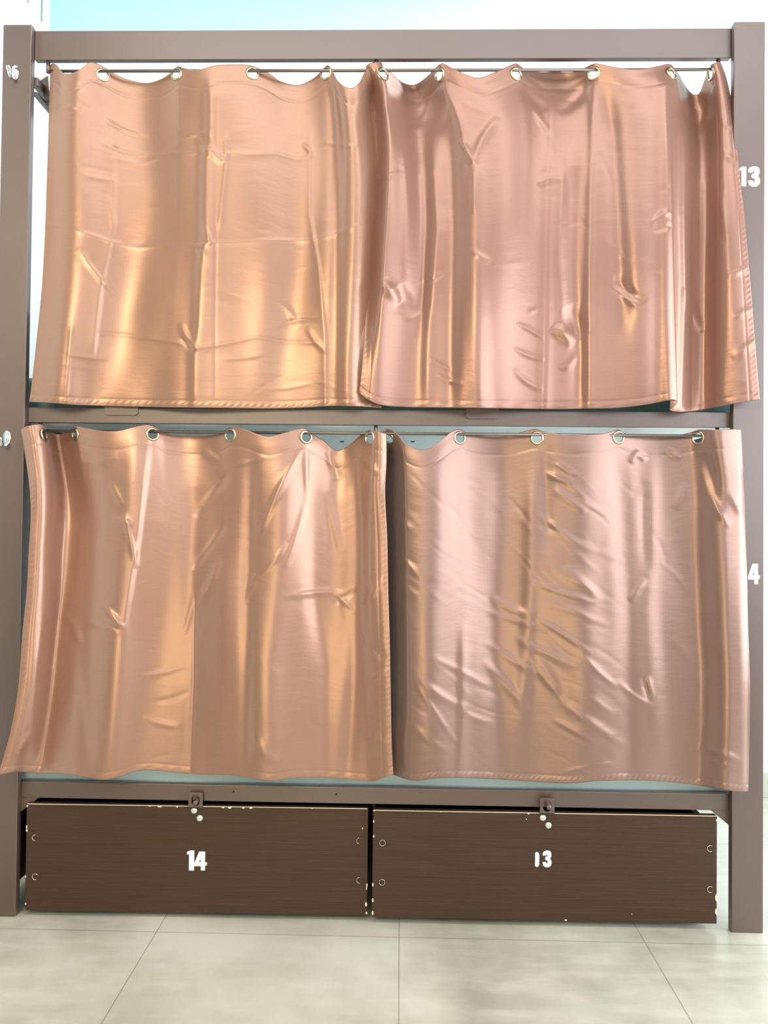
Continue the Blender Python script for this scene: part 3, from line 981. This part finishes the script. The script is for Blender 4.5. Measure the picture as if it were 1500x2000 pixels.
for a in [(1085, 905, 1125, 930, 5, 3, 0), (1232, 905, 1245, 880, 6, 3.4, 0), (1240, 880, 1262, 900, 6, 3, 0), (1300, 880, 1330, 895, 6, 3, 0), (1375, 885, 1410, 1000, 12, -5, 0),
          (1265, 1320, 1275, 1365, 5, 3.4, 0), (1255, 1320, 1268, 1370, 5, -2.4, 0), (1230, 1175, 1260, 1130, 6, 3, 0), (1260, 940, 1265, 1120, 10, -3, 4), (1425, 960, 1452, 1010, 8, 3, 0),
          (1100, 1510, 1220, 1490, 5, 2, -4), (1380, 1480, 1455, 1500, 5, 1.6, 4)]:
    S.seg(*a)
S.fold([(1456, 900), (1458, 1100), (1463, 1330), (1461, 1546)], 7, -16, 'g', 40)
S.crumple(31, 110, 4.5, 1.1, 36, 12, (60, 190), (760, 1200, 900, 1500))
S.crumple(33, 35, 6.0, 0.8, 40, 40, (40, 110), (1180, 1450, 900, 1500))


def yl(U, V):
    y = 0.030 - 0.046 * sst(0.0, 0.9, V)
    y = y + 0.085 * (1 - sst(0.0, 0.085, U)) * sst(0.0, 0.1, V) * (1 - 0.62 * sst(0.75, 0.93, V))
    y = y - 0.034 * sst(0.86, 0.95, U)
    return y


make_curtain('mauve brown satin curtain on the lower rod, right half, covered in slanting wrinkles', S, yl, 0, SATIN[3],
             [(759, 857), (897, 855), (1049, 856), (1207, 855), (1363, 856)], 1.0, None, 2, 11)

# ------------------------------------------------------------------ bedding
def cushion(name, label, cat, x0, x1, y0, y1, z0, z1, m, sag=0.004, bev=0.02, seed=1):
    bm = bmesh.new()
    box(bm, x0, x1, y0, y1, z0, z1)
    bmesh.ops.subdivide_edges(bm, edges=[e for e in bm.edges if abs(e.verts[0].co.x - e.verts[1].co.x) > 0.05], cuts=40, use_grid_fill=True)
    rng = random.Random(seed)
    ph = [rng.uniform(0, 6) for _ in range(4)]
    for v in bm.verts:
        v.co.z += sag * (math.sin(v.co.x * 7 + ph[0]) + 0.6 * math.sin(v.co.x * 17 + ph[1])) * (1 if v.co.z > (z0 + z1) / 2 else 0.5)
        v.co.y += 0.6 * sag * math.sin(v.co.x * 9 + ph[2])
    bmesh.ops.bevel(bm, geom=[e for e in bm.edges if e.calc_face_angle(0) > 0.7], offset=bev, segments=4, affect='EDGES', profile=0.5)
    base = Vector(((x0 + x1) / 2, (y0 + y1) / 2, z0))
    bm.transform(Matrix.Translation(-base))
    o = obj(name, bm, m, None, True)
    o.location = base
    o['label'] = label
    o['category'] = cat
    return o


cushion('mattress', 'light teal vinyl mattress on the lower bunk, its edge showing under the hems', 'mattress', -0.953, 0.953, 0.050, 0.915, zl0 + 0.0265, zl0 + 0.155, VINYL, 0.003, 0.016, 4)
cushion('mattress', 'dark teal mattress on the upper bunk above the middle rail', 'mattress', -0.953, 0.953, 0.072, 0.915, zu0 + 0.020, zu0 + 0.13, DVINYL, 0.002, 0.02, 2)
zp = at(64, 640, 0.30)[2]
cushion('pillow', 'dark teal pillow at the left end of the upper bunk beside the post', 'pillow', -0.92, -0.50, 0.10, 0.62, zu0 + 0.139, zp, DVINYL, 0.004, 0.035, 7)

# ------------------------------------------------------------------ the storage drawers
def drawer(label, tl, tr, bl, br, Y, turn, num, screws, hasp, bolts, chips):
    """front panel fitted to four pixel corners on a plane near Y; boxes behind it"""
    cx = (at(bl[0], bl[1], Y)[0] + at(br[0], br[1], Y)[0]) / 2
    w = ((at(tr[0], tr[1], Y) - at(tl[0], tl[1], Y))[0] + (at(br[0], br[1], Y) - at(bl[0], bl[1], Y))[0]) / 2
    z0 = (at(bl[0], bl[1], Y)[2] + at(br[0], br[1], Y)[2]) / 2
    z1 = (at(tl[0], tl[1], Y)[2] + at(tr[0], tr[1], Y)[2]) / 2
    t = thing('storage_drawer', label, 'drawer', (cx, Y, 0.0), 'drawers under the bunk bed')
    t.rotation_euler = (0, 0, turn)
    Mi = (Matrix.Translation((cx, Y, 0.0)) @ Matrix.Rotation(turn, 4, 'Z')).inverted()
    N = Matrix.Rotation(turn, 3, 'Z') @ Vector((0, -1, 0))

    def loc(px, py):
        """pixel -> local point on the front face"""
        r = Vector(ray(px, py))
        c = Vector(CAM)
        s = (Vector((cx, Y, 0)) - c).dot(N) / r.dot(N)
        return Mi @ (c + r * s)
    h = w / 2
    bm = bmesh.new()
    box(bm, -h, h, 0.0, 0.018, z0, z1, 0.0014)
    front = obj('front_panel', bm, WOOD, t)
    for s in (-1, 1):
        bm = bmesh.new()
        box(bm, s * (h - 0.012) - 0.008, s * (h - 0.012) + 0.008, 0.018, 0.78, z0 + 0.012, z1 - 0.03)
        obj('side_panel', bm, DARKBOX, t)
    bm = bmesh.new()
    box(bm, -h + 0.02, h - 0.02, 0.764, 0.78, z0 + 0.012, z1 - 0.03)
    obj('back_panel', bm, DARKBOX, t)
    bm = bmesh.new()
    box(bm, -h + 0.02, h - 0.02, 0.018, 0.764, z0 + 0.012, z0 + 0.022)
    obj('bottom_panel', bm, DARKBOX, t)
    for sx in (-1, 1):
        for yy in (0.07, 0.70):
            bm = bmesh.new()
            r_ = (z0 + 0.012) / 2
            cyl(bm, (sx * (h - 0.05) - 0.008, yy, r_), (sx * (h - 0.05) + 0.008, yy, r_), r_, 20)
            obj('caster', bm, BLACK, t, True)
    # connector screws: a pale worn ring, a dark socket
    for px, py, wear in screws:
        p = loc(px, py)
        M = Matrix.Translation((p.x, 0, p.z)) @ Matrix.Rotation(math.pi / 2, 4, 'X')
        bm = bmesh.new()
        lathe(bm, [(0.0, 0.0006), (0.0052, 0.0008), (0.0066, 0.0010), (0.0078, 0.0006), (0.0082, -0.0005)], M, 24)
        s_ = obj('screw', bm, WOOD, front, True)
        bm = bmesh.new()
        lathe(bm, [(0.0, 0.0012), (0.0026, 0.0011), (0.0028, 0.0)], M, 8)
        obj('socket', bm, BLACK, s_)
        bm = bmesh.new()
        a0 = math.radians(wear[0])
        a1 = math.radians(wear[1])
        pts = [(p.x + 0.0074 * math.cos(a0 + (a1 - a0) * q / 14), -0.0010, p.z + 0.0074 * math.sin(a0 + (a1 - a0) * q / 14)) for q in range(15)]
        sweep(bm, pts, [0.0009] * 15, 6, 0.5, Vector((0, 1, 0)))
        obj('worn_rim', bm, CHIP if wear[2] else ZINC, s_, True)
    # hasp plate standing up behind the front panel, with its keyhole
    hx, hy0, hy1, wpx = hasp
    a, b = loc(hx - wpx / 2, hy0), loc(hx + wpx / 2, hy1)
    cxh, r_ = (a.x + b.x) / 2, 0.0105
    yf = -0.0055
    zt, zb = a.z, b.z
    zc = zt - 0.0165
    hole = [(cxh + r_ * math.cos(q * math.pi / 12), zc + r_ * math.sin(q * math.pi / 12)) for q in range(0, 13)] + \
           [(cxh - r_, zc - 0.008)] + [(cxh + 0.95 * r_ * math.cos(q * math.pi / 8), zc - 0.008 + 0.95 * r_ * math.sin(q * math.pi / 8)) for q in range(9, 16)] + [(cxh + r_, zc - 0.008)]
    c_ = 0.003
    out = [(a.x, zb), (a.x, zt - c_), (a.x + c_, zt), (b.x - c_, zt), (b.x, zt - c_), (b.x, zb)]
    bm = bmesh.new()
    plate(bm, [out, hole], yf, yf + 0.003)
    box(bm, a.x, b.x, yf, 0.0, zb, zb + 0.003)
    obj('hasp_plate', bm, BROWN, t)
    for px, py in bolts:
        p = loc(px, py)
        M = Matrix.Translation((p.x, 0, p.z)) @ Matrix.Rotation(math.pi / 2, 4, 'X')
        bm = bmesh.new()
        lathe(bm, [(0.0, 0.0030), (0.003, 0.0036), (0.0060, 0.0032), (0.0078, 0.0018), (0.0082, 0.0), (0.0082, -0.001)], M, 24)
        obj('bolt', bm, ZINC, front, True)
    # white digits
    for lp, bi, x0, y0, x1, y1 in num:
        p, q = loc(x0, y0), loc(x1, y1)
        outl = [[(p.x + (x - bi[0]) / (bi[2] - bi[0]) * (q.x - p.x), p.z + (y - bi[1]) / (bi[3] - bi[1]) * (q.z - p.z)) for x, y in l] for l in lp]
        bm = bmesh.new()
        plate(bm, outl, -0.0006, 0.0004)
        obj('number', bm, WHITE, front)
    # knocks along the edges where pale board shows
    rng = random.Random(int(hx))
    bm = bmesh.new()
    for px, py, lx, lz in chips:
        p = loc(px, py)
        x = min(max(p.x, -h + 0.0012), h - 0.0012)
        z = min(max(p.z, z0 + 0.001), z1 - 0.001)
        n = 9
        pts = []
        for q in range(n):
            an = 2 * math.pi * q / n
            f = rng.uniform(0.65, 1.0)
            pts.append((min(max(x + lx * f * math.cos(an), -h - 0.0002), h + 0.0002), min(max(z + lz * f * math.sin(an), z0 - 0.0002), z1 + 0.0002)))
        plate(bm, [pts], -0.0004, 0.0010)
    # thin rubbed arris along the top and the sides
    box(bm, -h + 0.002, h - 0.002, 0.0001, 0.0012, z1 - 0.0012, z1 + 0.0002)
    o = obj('chipped_edge', bm, CHIP, front)
    return t


M14 = [([G1], (375, 318, 582, 890), 365, 1661, 379, 1700), ([G4, G4H], (605, 345, 955, 900), 380, 1663, 404, 1700)]
M13 = [([G1B], (378, 355, 498, 802), 1045, 1664, 1053, 1693), ([G3], (598, 315, 858, 808), 1060, 1661, 1077, 1694)]
CA = (95, 300, True)
drawer('dark wood drawer numbered 14 under the bed', (52, 1572), (717, 1577), (50, 1780), (717, 1787), 0.012, 0.012, M14,
       [(69, 1636, (90, 270, True)), (69, 1712, (40, 290, True)), (702, 1642, (100, 260, False)), (702, 1719, (90, 280, False))],
       (383, 1546, 1577, 27), [(379, 1583), (390, 1598)],
       [(52, 1615, .002, .006), (51, 1622, .003, .004), (50, 1712, .0015, .003), (50, 1765, .002, .004), (293, 1574, .004, .002), (312, 1575, .006, .0025), (346, 1576, .003, .002),
        (436, 1577, .004, .002), (449, 1577, .006, .0035), (475, 1578, .004, .002), (490, 1578, .005, .0025), (610, 1577, .003, .0015), (717, 1729, .003, .006), (716, 1735, .002, .005),
        (715, 1766, .0035, .006), (716, 1783, .003, .004), (708, 1618, .0015, .003), (53, 1574, .004, .002)])
drawer('dark wood drawer numbered 13 under the bed', (729, 1582), (1403, 1594), (727, 1793), (1400, 1803), 0.008, 0.004, M13,
       [(747, 1646, (0, 359, False)), (746, 1723, (0, 359, False)), (1387, 1657, (60, 300, True)), (1387, 1737, (60, 300, True))],
       (1068, 1557, 1589, 28), [(1060, 1597), (1071, 1612)],
       [(730, 1604, .002, .004), (730, 1633, .002, .004), (728, 1728, .0025, .005), (728, 1758, .0025, .006), (728, 1783, .0025, .006), (1032, 1589, .003, .002), (1028, 1600, .002, .002),
        (1105, 1797, .004, .0025), (1403, 1753, .004, .010), (1403, 1781, .004, .009), (1404, 1602, .003, .003), (861, 1584, .003, .001), (1234, 1785, .0015, .001), (731, 1583, .003, .002)])

# ------------------------------------------------------------------ coat hooks on the left post
def hook(label, px, py):
    p = at(px, py, 0.0)
    t = thing('coat_hook', label, 'hook', (p[0], 0.0, p[2]), 'chrome coat hooks on the left post')
    bm = bmesh.new()
    n = 28
    out = []
    for q in range(n):
        a = 2 * math.pi * q / n
        w = 0.0098 + 0.0014 * math.sin(a)
        out.append((w * math.cos(a), 0.0195 * math.sin(a)))
    plate(bm, [out], -0.004, 0.0005)
    bmesh.ops.remove_doubles(bm, verts=bm.verts, dist=1e-5)
    bmesh.ops.bevel(bm, geom=[e for e in bm.edges if all(abs(v.co.y + 0.004) < 1e-6 for v in e.verts) and len(e.link_faces) == 2 and e.calc_face_angle(0) > 0.5], offset=0.0015, segments=2, affect='EDGES')
    obj('back_plate', bm, CHROME, t, True)
    bm = bmesh.new()
    pts, rad = [], []
    for q in range(15):
        u = q / 14
        a = math.pi * 1.0 * min(1.0, u / 0.7)
        yy = -0.004 - 0.027 * (1 - math.cos(a)) / 2 - 0.007 * max(0.0, u - 0.6) / 0.4
        zz = -0.014 - 0.010 * math.sin(a) + 0.012 * max(0.0, u - 0.6) / 0.4
        pts.append((0.0, yy, zz))
        rad.append(0.0058 - 0.0024 * math.sin(math.pi * min(1.0, u / 0.8)))
    rad[-1] = 0.004
    sweep(bm, pts, rad, 14, 0.55, Vector((1, 0, 0)))
    obj('prong', bm, CHROME, t, True)
    bm = bmesh.new()
    cyl(bm, (0.001, -0.0058, 0.001), (0.001, -0.003, 0.001), 0.0026, 12)
    obj('screw', bm, ZINC, t)
    return t


hook('chrome coat hook near the top of the left post', 30, 143)
hook('chrome coat hook halfway up the left post at the picture edge', 14, 856)
